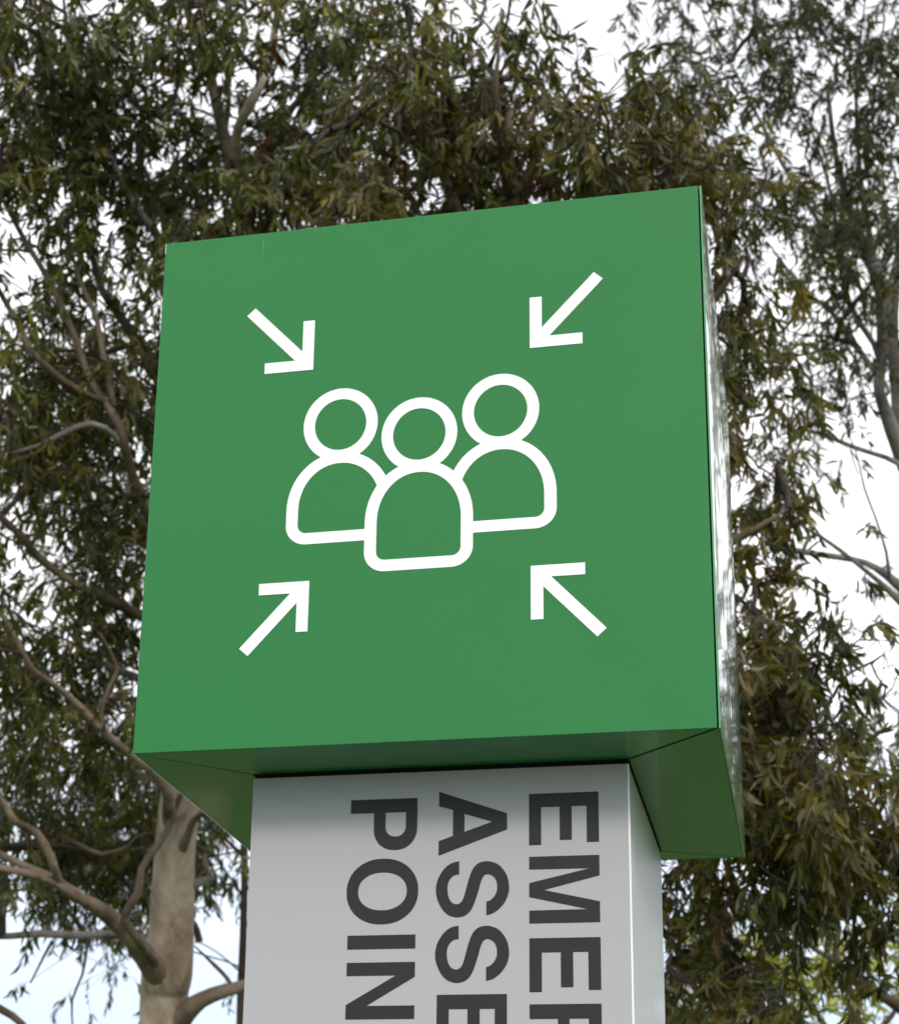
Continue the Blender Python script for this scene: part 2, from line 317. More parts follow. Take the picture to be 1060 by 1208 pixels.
GL = {
 'E': [[(0, 0), (.0812, 0), (.0812, .0185), (.0218, .0185), (.0218, .0472), (.0745, .0472), (.0745, .0655), (.0218, .0655), (.0218, .0885), (.079, .0885), (.079, CH), (0, CH)]],
 'M': [[(0, 0), (.0198, 0), (.0202, .0923), (.041, 0), (.0626, 0), (.0831, .0891), (.0835, 0), (.1033, 0), (.1033, CH), (.0716, CH), (.0522, .0221), (.0317, CH), (0, CH)]],
 'N': [[(0, 0), (.0203, 0), (.0203, .0773), (.0648, 0), (.0867, 0), (.0867, CH), (.0664, CH), (.0664, .0322), (.0227, CH), (0, CH)]],
 'I': [[(0, 0), (.0215, 0), (.0215, CH), (0, CH)]],
 'A': [[(0, 0), (.0235, 0), (.030, .0222), (.0718, .0222), (.0792, 0), (.1024, 0), (.064, CH), (.0384, CH)], [(.037, .0402), (.051, .0838), (.0657, .0402)]],
 'P': [[(0, 0), (.0222, 0), (.0222, .0375), (.047, .0375)] + bowl(.047, .07215, .0357, .03465, -90, 90)[1:] + [(0, CH)],
       [(.0222, .0562)] + [(.0222, .0888)] + bowl(.0444, .0725, .0167, .0163, 90, -90)],
 'O': [bowl(.05185, .05325, .05185, .05675, 0, 360)[:-1] + [], bowl(.05185, .0535, .0299, .0388, 360, 0)[:-1]],
 'R': [[(0, 0), (.0217, 0), (.0217, .0421), (.038, .0421), (.0665, 0), (.092, 0), (.0615, .0455)] + bowl(.051, .0745, .0335, .0323, -60, 90)[1:] + [(0, CH)],
       [(.0217, .0592), (.0217, .088)] + bowl(.046, .0736, .0165, .0144, 90, -90)],
 'T': [[(.0325, 0), (.054, 0), (.054, .0880), (.0865, .0880), (.0865, CH), (0, CH), (0, .0880), (.0325, .0880)]],
 'Y': [[(.038, 0), (.0595, 0), (.0595, .041), (.0975, CH), (.073, CH), (.0488, .0605), (.0245, CH), (0, CH), (.038, .041)]],
 'L': [[(0, 0), (.075, 0), (.075, .0188), (.0218, .0188), (.0218, CH), (0, CH)]],
 'B': [[(0, 0), (.05, 0)] + bowl(.053, .0305, .0335, .0305, -90, 50) + bowl(.051, .0785, .031, .0283, -40, 90) + [(0, CH)],
       [(.0217, .0185), (.0217, .0455), (.05, .0455)] + bowl(.05, .032, .0145, .0135, 90, -90), [(.0217, .0635), (.0217, .0885), (.048, .0885)] + bowl(.048, .076, .0135, .0125, 90, -90)],
 'S': [cat(SP, [0, 26, 27, 52])],
 'C': [bowl(.0515, .0534, .0515, .0566, 38, 322) + bowl(.0515, .0534, .0300, .0382, 322, 38)],
 'G': [bowl(.0515, .0534, .0515, .0566, 38, 318) + [(.083, .004), (.083, 0), (.099, 0), (.099, .058), (.052, .058), (.052, .0405), (.079, .0405)] + bowl(.0515, .0534, .0300, .0382, 322, 38)],
}
GL['O'][0] = earc(.05185, .05325, .05185, .05675, 0, 360, 49, .94)[:-1]; GL['O'][1] = earc(.05185, .0535, .0299, .0388, 360, 0, 49, .93)[:-1]
def word(txt, us, v0):
    for ch, u in zip(txt, us):
        shape('letter', rot(GL[ch], u, v0), PY0, .0007, M_charcoal, face)
word('EMERGENCY', [.0488, .1484, .2744, .3740, .4720, .5890, .6880, .7920, .9010], .5990)
word('ASSEMBLY', [.0399, .1521, .2526, .3580, .4560, .5830, .6860, .7660], .4580)
word('POINT', [.0484, .1444, .2649, .3071, .4045], .3167)

# ------------------------------------------------------------------ trees
def catmull(P, R, step):
    P = np.array(P, float); R = np.array(R, float)
    if len(P) == 2: P = np.array([P[0], (P[0] + P[1]) / 2, P[1]]); R = np.array([R[0], R.mean(), R[1]])
    Q = np.concatenate([[2 * P[0] - P[1]], P, [2 * P[-1] - P[-2]]]); RR = np.concatenate([[R[0]], R, [R[-1]]])
    op, orr = [], []
    for i in range(1, len(Q) - 2):
        n = max(2, int(np.linalg.norm(Q[i + 1] - Q[i]) / step) + 1)
        for t in np.linspace(0, 1, n, endpoint=False):
            p0, p1, p2, p3 = Q[i - 1:i + 3]
            op.append(.5 * (2 * p1 + (p2 - p0) * t + (2 * p0 - 5 * p1 + 4 * p2 - p3) * t * t + (3 * p1 - p0 - 3 * p2 + p3) * t ** 3))
            orr.append(RR[i] * (1 - t) + RR[i + 1] * t)
    op.append(P[-1]); orr.append(R[-1])
    return np.array(op), np.array(orr)
def tube(P, R, sides, lump=0.0, seed=0):
    n = len(P); d = np.gradient(P, axis=0); d /= np.linalg.norm(d, axis=1)[:, None] + 1e-9
    u = np.cross(d[0], [0.31, .77, .11]); u /= np.linalg.norm(u); vs = []
    r = np.random.default_rng(seed); ph = r.uniform(0, 6.28, 6)
    th = np.arange(sides) / sides * 2 * np.pi
    arcl = np.concatenate([[0], np.cumsum(np.linalg.norm(np.diff(P, axis=0), axis=1))])
    for i in range(n):
        u = u - d[i] * (u @ d[i]); u /= np.linalg.norm(u); v = np.cross(d[i], u)
        k = 1 + lump * (.5 * np.sin(2 * th + ph[0] + arcl[i] * 2.1) + .35 * np.sin(3 * th + ph[1] - arcl[i] * 3.7) + .3 * np.sin(arcl[i] * 5.3 + ph[2] + th) + .25 * np.sin(arcl[i] * 13 + ph[3] + 2 * th))
        vs.append(P[i] + (np.cos(th)[:, None] * u + np.sin(th)[:, None] * v) * (R[i] * k)[:, None])
    vs = np.concatenate(vs); fs = []
    i = np.arange(n - 1)[:, None] * sides; j = np.arange(sides)[None, :]; j2 = (j + 1) % sides
    fs = np.stack([i + j, i + j2, i + sides + j2, i + sides + j], -1).reshape(-1, 4)
    caps = [list(range(sides))[::-1], list(range((n - 1) * sides, n * sides))]
    return vs, fs, caps
def limb(name, nodes, mat, parent, sides=10, lump=.12, step=.12, pts=None, seed=0):
    P = [at(a, b, c) for a, b, c, w_ in nodes]; R = [w_ / 2 * c / F for a, b, c, w_ in nodes]
    R[-1] = min(R[-1], .9 * nodes[-1][2] / F)
    P, R = catmull(P, R, step)
    v, f, caps = tube(P, R, sides, lump, seed)
    o = mesh(name, v, list(f) + caps, mat, parent, True)
    if pts is not None:
        pts.append((P, R))
    return o
def fast_mesh(name, V, FL, sizes, mat, parent, tint=None, smooth=False):
    V = V - worldloc(parent); me = bpy.data.meshes.new(name)
    me.vertices.add(len(V)); me.vertices.foreach_set('co', V.astype(np.float32).ravel())
    me.loops.add(len(FL)); me.loops.foreach_set('vertex_index', FL.astype(np.int32))
    me.polygons.add(len(sizes)); st = np.concatenate([[0], np.cumsum(sizes)[:-1]])
    me.polygons.foreach_set('loop_start', st.astype(np.int32)); me.polygons.foreach_set('loop_total', sizes.astype(np.int32))
    if smooth: me.polygons.foreach_set('use_smooth', np.ones(len(sizes), bool))
    me.update(calc_edges=True)
    if tint is not None:
        a = me.attributes.new('tint', 'FLOAT_COLOR', 'POINT'); a.data.foreach_set('color', np.concatenate([tint, np.ones((len(tint), 1))], 1).astype(np.float32).ravel())
    me.materials.append(mat)
    return link(name, me, parent)

def unit(v): return v / (np.linalg.norm(v, axis=-1, keepdims=True) + 1e-9)
def noise2(x, y, s):                               # cheap value noise for clumping
    r = np.random.default_rng(s); G = r.random((64, 64)); xi = np.floor(x).astype(int); yi = np.floor(y).astype(int)
    fx = x - xi; fy = y - yi; fx = fx * fx * (3 - 2 * fx); fy = fy * fy * (3 - 2 * fy)
    g = lambda a, b: G[a % 64, b % 64]
    return g(xi, yi) * (1 - fx) * (1 - fy) + g(xi + 1, yi) * fx * (1 - fy) + g(xi, yi + 1) * (1 - fx) * fy + g(xi + 1, yi + 1) * fx * fy

CW, CHH = 53.0, 52.5
def grid(rows, pad=(4, 5, 3, 2), padval=None):
    G = np.zeros((23, 20))
    for r, s in rows.items():
        s = s.ljust(20, '.')
        for c, ch in enumerate(s[:20]): G[r, c] = 0 if ch in '. ' else int(ch)
    return G

def leaf_arrays(o, a, n, Ln, wd, sick, bend):
    # o origin, a axis, n normal (unit, perpendicular), returns verts (N,6,3)
    s = np.cross(a, n)
    T = np.array([0, .30, .30, .66, .66, 1.0]); Wd = np.array([0, 1, -1, .8, -.8, 0]) * .5
    c = (4 * T * (1 - T))[None, :] * sick[:, None]
    v = o[:, None] + a[:, None] * (T[None, :] * Ln[:, None])[..., None] \
        + s[:, None] * (Wd[None, :] * wd[:, None] + c * Ln[:, None])[..., None] \
        + n[:, None] * ((T ** 2)[None, :] * bend[:, None] * Ln[:, None])[..., None]
    return v
LF = np.array([0, 2, 1, 1, 2, 4, 3, 3, 4, 5]); LS = np.array([3, 4, 3])

def detail_leaf(i, mat, tints, Lr):                # an individual leaf: folded midrib, sickle curve, 14 triangles, 1 m long unit
    r = np.random.default_rng(100 + i); T = np.array([0, .12, .32, .56, .8, 1.0]); W_ = np.array([.012, .55, 1, .88, .5, 0]) * r.uniform(.065, .095)
    sick = r.uniform(-.16, .16); bend = r.uniform(-.12, .2); vs = []; fs = []
    for t, w_ in zip(T, W_):
        x = sick * 4 * t * (1 - t); z = bend * t * t
        if t == 1: vs.append((x, t, z))
        else: vs += [(x - w_, t, z + w_ * .35), (x, t, z), (x + w_, t, z + w_ * .35)]
    for k in range(4):
        a = 3 * k
        fs += [(a, a + 1, a + 4, a + 3), (a + 1, a + 2, a + 5, a + 4)]
    fs += [(12, 13, 15), (13, 14, 15)]
    me = bpy.data.meshes.new('leaf'); me.from_pydata(vs, [], fs); me.materials.append(mat)
    at_ = me.attributes.new('tint', 'FLOAT_COLOR', 'POINT'); c = tints
    at_.data.foreach_set('color', np.tile([*c, 1.0], len(vs)).astype(np.float32)); me.update()
    return me

PAL = {  # pale sage entries put the glossy leaf highlights into the colour
 'gum':   [((.027, .040, .007), 4.5), ((.047, .056, .010), 4), ((.080, .085, .015), 2.8), ((.130, .128, .026), 1.3), ((.080, .048, .013), .5), ((.19, .19, .12), 1.1), ((.13, .03, .02), .06)],
 'olive': [((.028, .036, .006), 4.5), ((.050, .052, .009), 4), ((.082, .074, .013), 2.8), ((.130, .116, .024), 1.4), ((.090, .052, .014), .6), ((.22, .215, .135), 1.3), ((.13, .035, .02), .07)],
 'grey':  [((.032, .037, .013), 4), ((.052, .053, .020), 4), ((.082, .077, .030), 2), ((.082, .06, .028), .5), ((.13, .13, .08), .8)],
 'dark':  [((.022, .031, .008), 4), ((.037, .043, .011), 4), ((.062, .064, .018), 1.5)],
 'bright': [((.22, .26, .03), 4), ((.30, .33, .05), 3), ((.14, .18, .025), 3), ((.38, .38, .09), 1)],
}
def pick(pal, n, r):
    C = np.array([c for c, w_ in PAL[pal]]); p = np.array([w_ for c, w_ in PAL[pal]]); p = p / p.sum()
    return C[r.choice(len(C), n, p=p)]

def hidden_by_sign(px, py):
    m = (px > 165) & (px < 870) & (py > 300 - (px - 195) * .1095 + 5) & (py < 880)
    m |= (px > 290) & (px < 780) & (py >= 880)
    return m

def crown(tree, G, depth, spread, skel, seed, pal, leaf, wid, per_spray=11, dens=1.0, mat=M_leaf, clump=36.0, clump_amp=.75,
          n_leaf=300, twigmat=M_twig, hang=1.0, tw=.28, ext=(3, 3, 3), dfun=None, twig_r=.0035, cluster=60.0, outer=.5):
    r = np.random.default_rng(seed)
    # density field over the crown, extended beyond what the picture frames
    cells = []
    eL, eR, eT = ext
    for row in range(-eT, 23):
        for col in range(-eL, 20 + eR):
            v = G[min(max(row, 0), 22), min(max(col, 0), 19)]
            k = max(0, -row) + max(0, -col) + max(0, col - 19)
            if v <= 0: continue
            if k: v = v * outer * max(0, 1 - k / 5.5)
            cells.append((row, col, v))
    px, py = [], []
    a_leaf = leaf * wid * .42
    for row, col, v in cells:
        cov = min(v / 9.6, .94); lam = -math.log(1 - cov) * dens
        x0, y0 = col * CW, row * CHH
        cell = (CW * depth / F) * (CHH * depth / F)
        hid = hidden_by_sign(np.array([x0 + CW / 2]), np.array([y0 + CHH / 2]))[0]
        n = lam * cell / a_leaf / per_spray * (0.45 if hid else 1.0)
        m = int(n * 2.2) + (r.random() < (n * 2.2) % 1)
        x = x0 + (r.random(m) * 1.24 - .12) * CW; y = y0 + (r.random(m) * 1.24 - .12) * CHH
        nz = .55 * noise2(x / clump + 9, y / clump * .8 + 5, seed) + .45 * noise2(x / clump * 2.1, y / clump * 1.7, seed + 1)
        pr = np.clip(.4545 * (1 + clump_amp * 4 * (nz - .5)), 0, 1)
        k = r.random(m) < pr; px.append(x[k]); py.append(y[k])
    px = np.concatenate(px); py = np.concatenate(py); n = len(px)
    dz = r.normal(0, 1, n) * spread
    # neighbouring sprays share depth: smooth depth noise gives layered clumps
    dz = dz * .55 + (noise2(px / 70 + 3, py / 70, seed + 5) - .5) * 3.2 * spread
    D = depth + dz
    if dfun is not None: D = D + dfun(px, py)
    ray = np.stack([(px - PPX) / F, -(py - PPY) / F, -np.ones(n)], 1) @ RN.T
    O = CAM + ray * D[:, None]
    O[:, 2] = np.maximum(O[:, 2], 1.9)
    # ---- branchlets: clusters of sprays tied back to the limbs
    SK = np.concatenate([P for P, R in skel]); SR = np.concatenate([R for P, R in skel])
    nc = max(8, int(n / 9)); cen = O[r.choice(n, min(nc, n), replace=False)]
    for _ in range(2):
        lab = np.argmin(((O[:, None] - cen[None]) ** 2).sum(-1), 1) if n * len(cen) < 3e7 else None
        if lab is None:
            lab = np.empty(n, int)
            for s0 in range(0, n, 2000): lab[s0:s0 + 2000] = np.argmin(((O[s0:s0 + 2000, None] - cen[None]) ** 2).sum(-1), 1)
        cnt = np.bincount(lab, minlength=len(cen)); sm = np.stack([np.bincount(lab, O[:, k], minlength=len(cen)) for k in range(3)], 1)
        cen = np.where(cnt[:, None] > 0, sm / np.maximum(cnt, 1)[:, None], cen)
    dsk = np.array([((SK - c) ** 2).sum(1).min() for c in cen]); order = np.argsort(dsk)
    NP = list(SK); NR = [None] * len(SK); par = [-1] * len(SK); base = len(SK)
    arr = np.zeros((len(SK) + len(cen) * 5 + 10, 3)); arr[:len(SK)] = SK; m = len(SK)
    par = np.full(len(arr), -1); wt = np.zeros(len(arr)); cnode = np.zeros(len(cen), int)
    bad = np.zeros(len(cen), bool)
    for ci in order:
        c = cen[ci] + np.array([0, 0, .05]); dv = c - arr[:m]; d2 = (dv ** 2).sum(1)
        d2 = d2 + np.where(dv[:, 2] < 0, 1.6 * dv[:, 2] ** 2, 0)        # prefer to grow upwards
        j = int(np.argmin(d2)); p = arr[j]; k = 4; q = j
        if np.linalg.norm(dv[j]) > .75 + .03 * depth: bad[ci] = True; continue
        mid = (p + c) / 2 + np.array([0, 0, .10]) * np.linalg.norm(c - p) + r.normal(0, .06, 3) * np.linalg.norm(c - p)
        for t in (.25, .5, .75, 1.0):
            arr[m] = p * (1 - t) ** 2 + 2 * mid * t * (1 - t) + c * t * t + r.normal(0, .012, 3) * (t < 1); par[m] = q; q = m; m += 1
        cnode[ci] = q
    keep = ~bad[lab]; O = O[keep]; lab = lab[keep]; n = len(O)
    far = np.linalg.norm(O - arr[cnode[lab]], axis=1) > .32 + .016 * depth; O = O[~far]; lab = lab[~far]; n = len(O)
    wt[cnode[~bad]] += np.maximum(cnt, 1)[~bad]
    for i in range(m - 1, base - 1, -1):
        if par[i] >= 0: wt[par[i]] += wt[i]
    rad = twig_r * np.sqrt(np.maximum(wt, .5)) * .62
    V, FL, SZs, vo = [], [], [], 0
    sd = 5; th = np.arange(sd) / sd * 2 * np.pi
    i = np.arange(base, m); A = arr[par[i]]; B = arr[i]; ra = np.where(par[i] < base, rad[i] * 1.15, rad[par[i]]); rb = rad[i]
    # sub-twigs from the cluster node to each spray
    A2 = arr[cnode[lab]]; B2 = O; ra2 = np.full(n, twig_r * .75); rb2 = np.full(n, twig_r * .5)
    # spray twigs, drooping
    outv = O - arr[cnode[lab]]; outv = unit(outv + r.normal(0, .12, (n, 3)))
    tdir = unit(outv * .55 + r.normal(0, .45, (n, 3)) + np.array([0, 0, -.35 * hang]))
    tl = tw * r.uniform(.6, 1.25, n); E1 = O + tdir * (tl * .5)[:, None]; E2 = E1 + unit(tdir + np.array([0, 0, -.6 * hang])) * (tl * .5)[:, None]
    A = np.concatenate([A, A2, O, E1]); B = np.concatenate([B, B2, E1, E2])
    ra = np.concatenate([ra, ra2, rb2, rb2 * .8]); rb = np.concatenate([rb, rb2, rb2 * .8, rb2 * .35])
    d = unit(B - A); u = unit(np.cross(d, np.array([.3, .5, .81]))); v = np.cross(d, u)
    rg = (np.cos(th)[None, :, None] * u[:, None] + np.sin(th)[None, :, None] * v[:, None])
    VV = np.concatenate([A[:, None] + rg * ra[:, None, None], B[:, None] + rg * rb[:, None, None]], 1)
    K = len(A); jj = np.arange(sd); q4 = np.stack([jj, (jj + 1) % sd, sd + (jj + 1) % sd, sd + jj], -1).reshape(-1)
    FL = (np.arange(K)[:, None] * (2 * sd) + q4[None]).reshape(-1)
    o = fast_mesh('twigs', VV.reshape(-1, 3), FL, np.full(K * sd, 4), twigmat, tree, smooth=True); tag(o, kind='stuff')
    # ---- leaves
    M = n * per_spray; si = np.repeat(np.arange(n), per_spray); tt = np.tile(((np.arange(per_spray) + .5) / per_spray) ** .7, n) + r.uniform(-.04, .04, M)
    t2 = np.clip(tt, 0, 1)[:, None]
    pos = np.where(t2 < .5, O[si] + (E1 - O)[si] * t2 * 2, E1[si] + (E2 - E1)[si] * (t2 * 2 - 1))
    ax = unit(tdir[si] * .5 + r.normal(0, .55, (M, 3)) + np.array([0, 0, -.75 * hang]))
    nn = r.normal(0, 1, (M, 3)); nn[:, 2] *= .6; nn = unit(nn - ax * (nn * ax).sum(1, keepdims=True))
    Ln = leaf * r.uniform(.65, 1.3, M); wd = wid * r.uniform(.7, 1.25, M) * (Ln / leaf) ** .3
    sick = r.normal(0, .09, M); bend = r.normal(.05, .16, M)
    base_t = pick(pal, n, r); tint = base_t[si] * .55 + pick(pal, M, r) * .45
    ct = r.uniform(.72, 1.35, (len(cen), 1)); cw = r.uniform(-.12, .16, (len(cen), 1)); tint = tint * ct[lab][si] * np.concatenate([1 + cw, np.ones_like(cw), 1 - cw], 1)[lab][si]
    tint = tint * r.uniform(.7, 1.3, (M, 1))
    # the leaves that show largest become parts of their own
    chosen = np.zeros(M, bool)
    if n_leaf:
        rel = (pos + ax * Ln[:, None] * .5 - CAM) @ RN; dep = -rel[:, 2]; qx = PPX + F * rel[:, 0] / dep; qy = PPY - F * rel[:, 1] / dep
        s = np.cross(ax, nn); vis = (qx > 5) & (qx < 1055) & (qy > 5) & (qy < 1203) & ~hidden_by_sign(qx, qy)
        facing = np.abs((unit(pos - CAM) * nn).sum(1))
        # nearest leaf in each little window of the view is the one in front
        key = (np.floor(qx / 9) * 1000 + np.floor(qy / 9)).astype(int); ordd = np.argsort(dep); first = np.zeros(M, bool)
        _, fi = np.unique(key[ordd], return_index=True); first[ordd[fi]] = True
        score = np.where(vis & first, Ln * (.4 + facing) / dep, -1)
        ch = np.argsort(-score)[:n_leaf]; ch = ch[score[ch] > 0]; chosen[ch] = True
        protos = [detail_leaf(seed * 31 + k, mat, PAL[pal][k % len(PAL[pal])][0] if k < 12 else pick(pal, 1, r)[0], 1) for k in range(16)]
        wl = worldloc(tree)
        probs = r.integers(0, 16, len(ch))
        for c, b in zip(ch, probs):
            if (b % len(PAL[pal])) == 6: b = 0
            me = protos[b]; ob = bpy.data.objects.new('leaf', me); S.collection.objects.link(ob); ob.parent = tree
            a = ax[c]; z = nn[c]; x = np.cross(a, z); l = Ln[c] * 1.05
            ob.matrix_local = Matrix(((x[0] * l, a[0] * l, z[0] * l, pos[c][0] - wl[0]), (x[1] * l, a[1] * l, z[1] * l, pos[c][1] - wl[1]), (x[2] * l, a[2] * l, z[2] * l, pos[c][2] - wl[2]), (0, 0, 0, 1)))
    k = ~chosen
    v = leaf_arrays(pos[k], ax[k], nn[k], Ln[k], wd[k], sick[k], bend[k]); K = len(v)
    FL = (np.arange(K)[:, None] * 6 + LF[None]).reshape(-1)
    o = fast_mesh('foliage', v.reshape(-1, 3), FL, np.tile(LS, K), mat, tree, np.repeat(tint[k], 6, 0)); tag(o, kind='stuff')
    print(tree.name, 'sprays', n, 'leaves', M, 'clusters', len(cen))

def to_ground(px, py, d, w_, lean=(0, 0)):        # base of a trunk that leaves the frame at px, py
    p = at(px, py, d); return np.array([p[0] + lean[0], p[1] + lean[1], -.15])
def trunk(nodes, mat, tree, pts, lean=(0, 0), sides=20, lump=.07, seed=0, flare=1.6):
    P = [at(a, b, c) for a, b, c, w_ in nodes]; R = [w_ / 2 * c / F for a, b, c, w_ in nodes]
    g0 = to_ground(*nodes[0], lean=lean)
    m1 = P[0] * .5 + g0 * .5; m2 = P[0] * .12 + g0 * .88
    P = [g0, m2, m1] + P; R = [R[0] * flare, R[0] * (1 + (flare - 1) * .45), R[0] * 1.08] + R
    P, R = catmull(P, R, .1)
    v, f, caps = tube(P, R, sides, lump, seed)
    o = mesh('trunk', v, list(f) + caps, mat, tree, True)
    k = P[:, 2] > 4.5
    if pts is not None: pts.append((P[k], R[k]))
    return o
def new_tree(name, base, label, cat='tree'):
    t = link(name, None, None, (float(base[0]), float(base[1]), 0)); tag(t, label, cat); return t

# ---- 1: pale-trunked gum on the left
d = 12.0
sk = []
T1 = new_tree('gum_tree', to_ground(193, 1208, d, 56), 'big smooth-barked gum tree with thick pale brown trunk left of the post')
trunk([(193, 1215, d, 57), (197, 1150, d, 60), (201, 1100, d, 54), (204, 1040, d, 49), (208, 990, d, 47), (214, 935, d, 46), (224, 860, d, 43), (243, 760, d, 38), (262, 600, d, 33), (280, 430, d, 28), (290, 300, d, 24), (284, 210, d, 20)], M_bark, T1, sk, (.15, .1), 24, .05, 1)
def lb(nodes, mat=M_bark_limb, tree=T1, sides=10, lump=.14, seed=0, name='limb'): return limb(name, nodes, mat, tree, sides, lump, .1, sk, seed + len(sk))
lb([(284, 215, d, 20), (278, 165, d - .2, 13), (288, 135, d - .35, 12), (299, 114, d - .4, 13), (311, 88, d - .3, 11), (320, 60, d, 10), (325, 30, d + .2, 9), (333, -20, d - .2, 8), (350, -150, d, 5)], M_bark_pale)
lb([(284, 240, d, 18), (262, 150, d + .3, 15), (249, 94, d + .4, 13), (241, 65, d + .4, 12), (222, 15, d + .5, 10), (205, -80, d + .6, 7)], M_bark2)
lb([(275, 440, d, 20), (215, 345, d - .3, 14), (190, 287, d - .1, 12), (168, 255, d - .2, 10), (150, 224, d, 8), (122, 165, d + .5, 7), (96, 95, d + .3, 7), (80, 45, d + .5, 6), (72, -40, d + .5, 5)], M_bark3)
lb([(245, 790, d, 24), (205, 680, d - .4, 17), (170, 592, d - .7, 13), (154, 553, d - .8, 12), (140, 502, d - .9, 11), (106, 446, d - .5, 9), (89, 398, d - .4, 8), (60, 335, d - .3, 7), (30, 285, d - .3, 6), (5, 238, d - .3, 5), (-30, 170, d - 1.3, 4)], M_bark2)
lb([(122, 475, d - .75, 8), (75, 449, d - .9, 8), (36, 413, d - .9, 8), (24, 386, d - .8, 7), (0, 344, d - .7, 6), (-30, 280, d - 1.4, 5)], M_bark2)
lb([(262, 590, d, 20), (215, 480, d + .2, 15), (167, 410, d + .3, 12), (146, 380, d + .3, 11), (120, 342, d + .3, 9), (111, 309, d + .3, 8), (95, 255, d + .4, 7), (85, 190, d + .5, 5)], M_bark2)
lb([(135, 480, d - .8, 8), (122, 419, d - .6, 7), (113, 374, d - .5, 6), (92, 325, d - .4, 5), (80, 270, d - .3, 3)], M_bark2)
lb([(165, 585, d - .7, 9), (140, 520, d - .9, 8), (108, 500, d - 1, 8), (75, 511, d - 1.1, 7), (45, 526, d - 1.2, 6), (10, 535, d - 1.2, 4)], M_bark3)
lb([(214, 950, d - .15, 20), (199, 965, d - .3, 17), (199, 940, d - .4, 14), (185, 914, d - .5, 12), (157, 893, d - .6, 11), (136, 877, d - .7, 10), (116, 856, d - .8, 10), (90, 830, d - .8, 9), (62, 806, d - .9, 8), (37, 789, d - 1, 8), (20, 755, d - 1, 7), (2, 725, d - 1, 7), (-30, 680, d - 1.1, 5)], M_bark_limb)
lb([(225, 830, d, 18), (190, 815, d + .2, 12), (160, 799, d + .4, 10), (140, 792, d + .4, 9), (124, 784, d + .4, 8), (103, 786, d + .4, 6), (62, 792, d + .3, 4), (30, 800, d + .3, 2)], M_bark3)
lb([(122, 862, d - .8, 6), (119, 838, d - .8, 5), (132, 805, d - .8, 5), (138, 790, d - .8, 4), (131, 770, d - .8, 4), (117, 745, d - .8, 3)], M_bark2)
lb([(240, 800, d, 18), (170, 730, d - .3, 13), (91, 690, d - .6, 10), (45, 657, d - .7, 10), (25, 632, d - .8, 9), (0, 610, d - .8, 9), (-40, 570, d - .9, 6)], M_bark2)
lb([(197, 1168, d, 30), (181, 1140, d - .15, 28), (160, 1113, d - .3, 23), (133, 1085, d - .4, 20), (112, 1070, d - .5, 18), (88, 1057, d - .6, 14), (62, 1040, d - .7, 12), (30, 1030, d - .8, 11), (0, 1024, d - .8, 9), (-60, 1005, d - .9, 6)], M_bark_limb)
lb([(78, 1052, d - .6, 11), (68, 1037, d - .7, 10), (60, 1012, d - .8, 10), (43, 983, d - .8, 10), (18, 970, d - .9, 9), (7, 950, d - .9, 8), (-10, 930, d - 1, 6)], M_bark_limb)
lb([(122, 1074, d - .4, 10), (95, 1056, d - .2, 9), (60, 1035, d - .1, 9), (30, 1022, d, 9), (0, 1008, d, 9), (-50, 985, d, 7)], M_bark_limb)
lb([(190, 1128, d + .1, 16), (165, 1108, d + .3, 15), (136, 1102, d + .4, 11), (91, 1104, d + .4, 10), (45, 1102, d + .4, 9), (0, 1105, d + .4, 8), (-60, 1100, d + .4, 5)], M_bark3)
lb([(190, 1150, d, 11), (176, 1128, d - .32, 12), (160, 1105, d - .5, 12), (147, 1086, d - .5, 11), (151, 1073, d - .5, 11), (163, 1052, d - .5, 11), (167, 1025, d - .45, 9), (182, 1003, d - .4, 9), (198, 978, d - .35, 9), (207, 950, d - .3, 9), (222, 925, d - .3, 7)], M_bark2)
lb([(216, 1000, d - .1, 13), (222, 984, d - .2, 11), (229, 967, d - .25, 9), (244, 960, d - .3, 7), (262, 975, d - .3, 3)], M_bark_limb)
lb([(224, 1046, d, 11), (238, 1040, d, 10), (249, 1035, d, 9), (245, 1027, d, 8), (241, 1018, d, 8), (242, 1007, d, 8)], M_bark3)
lb([(205, 1215, d, 30), (218, 1196, d - .1, 26), (237, 1181, d - .15, 19), (263, 1170, d - .2, 17), (288, 1163, d - .2, 15), (340, 1140, d - .2, 13), (420, 1080, d - .2, 9), (480, 980, d - .2, 5)], M_bark_limb)
lb([(275, 1168, d - .2, 6), (268, 1155, d - .2, 5), (255, 1141, d - .2, 5), (229, 1116, d - .2, 4)], M_bark2, name='branchlet')
lb([(62, 1110, d + .3, 4), (50, 1132, d + .3, 3), (36, 1160, d + .3, 2)], M_twig, name='branchlet')
lb([(104, 1108, d + .3, 4), (97, 1150, d + .3, 3), (85, 1180, d + .3, 3), (86, 1215, d + .3, 2)], M_twig, name='branchlet')
lb([(-60, 1160, d, 12), (0, 1190, d, 9), (26, 1208, d, 8), (60, 1250, d, 5)], M_bark2)
lb([(150, 1000, d, 6), (120, 1008, d, 6), (92, 996, d, 5), (70, 985, d, 4)], M_bark2)
lb([(280, 300, d, 14), (330, 150, d + .3, 9), (365, 110, d + .4, 6), (410, 60, d + .5, 4)], M_bark2)
lb([(262, 170, d + .3, 9), (270, 110, d + .3, 6), (262, 50, d + .3, 4), (275, 0, d + .3, 3)], M_bark2)
lb([(300, 150, d, 7), (340, 130, d, 6), (375, 85, d, 5), (400, 60, d, 4), (440, 20, d, 3)], M_bark2)
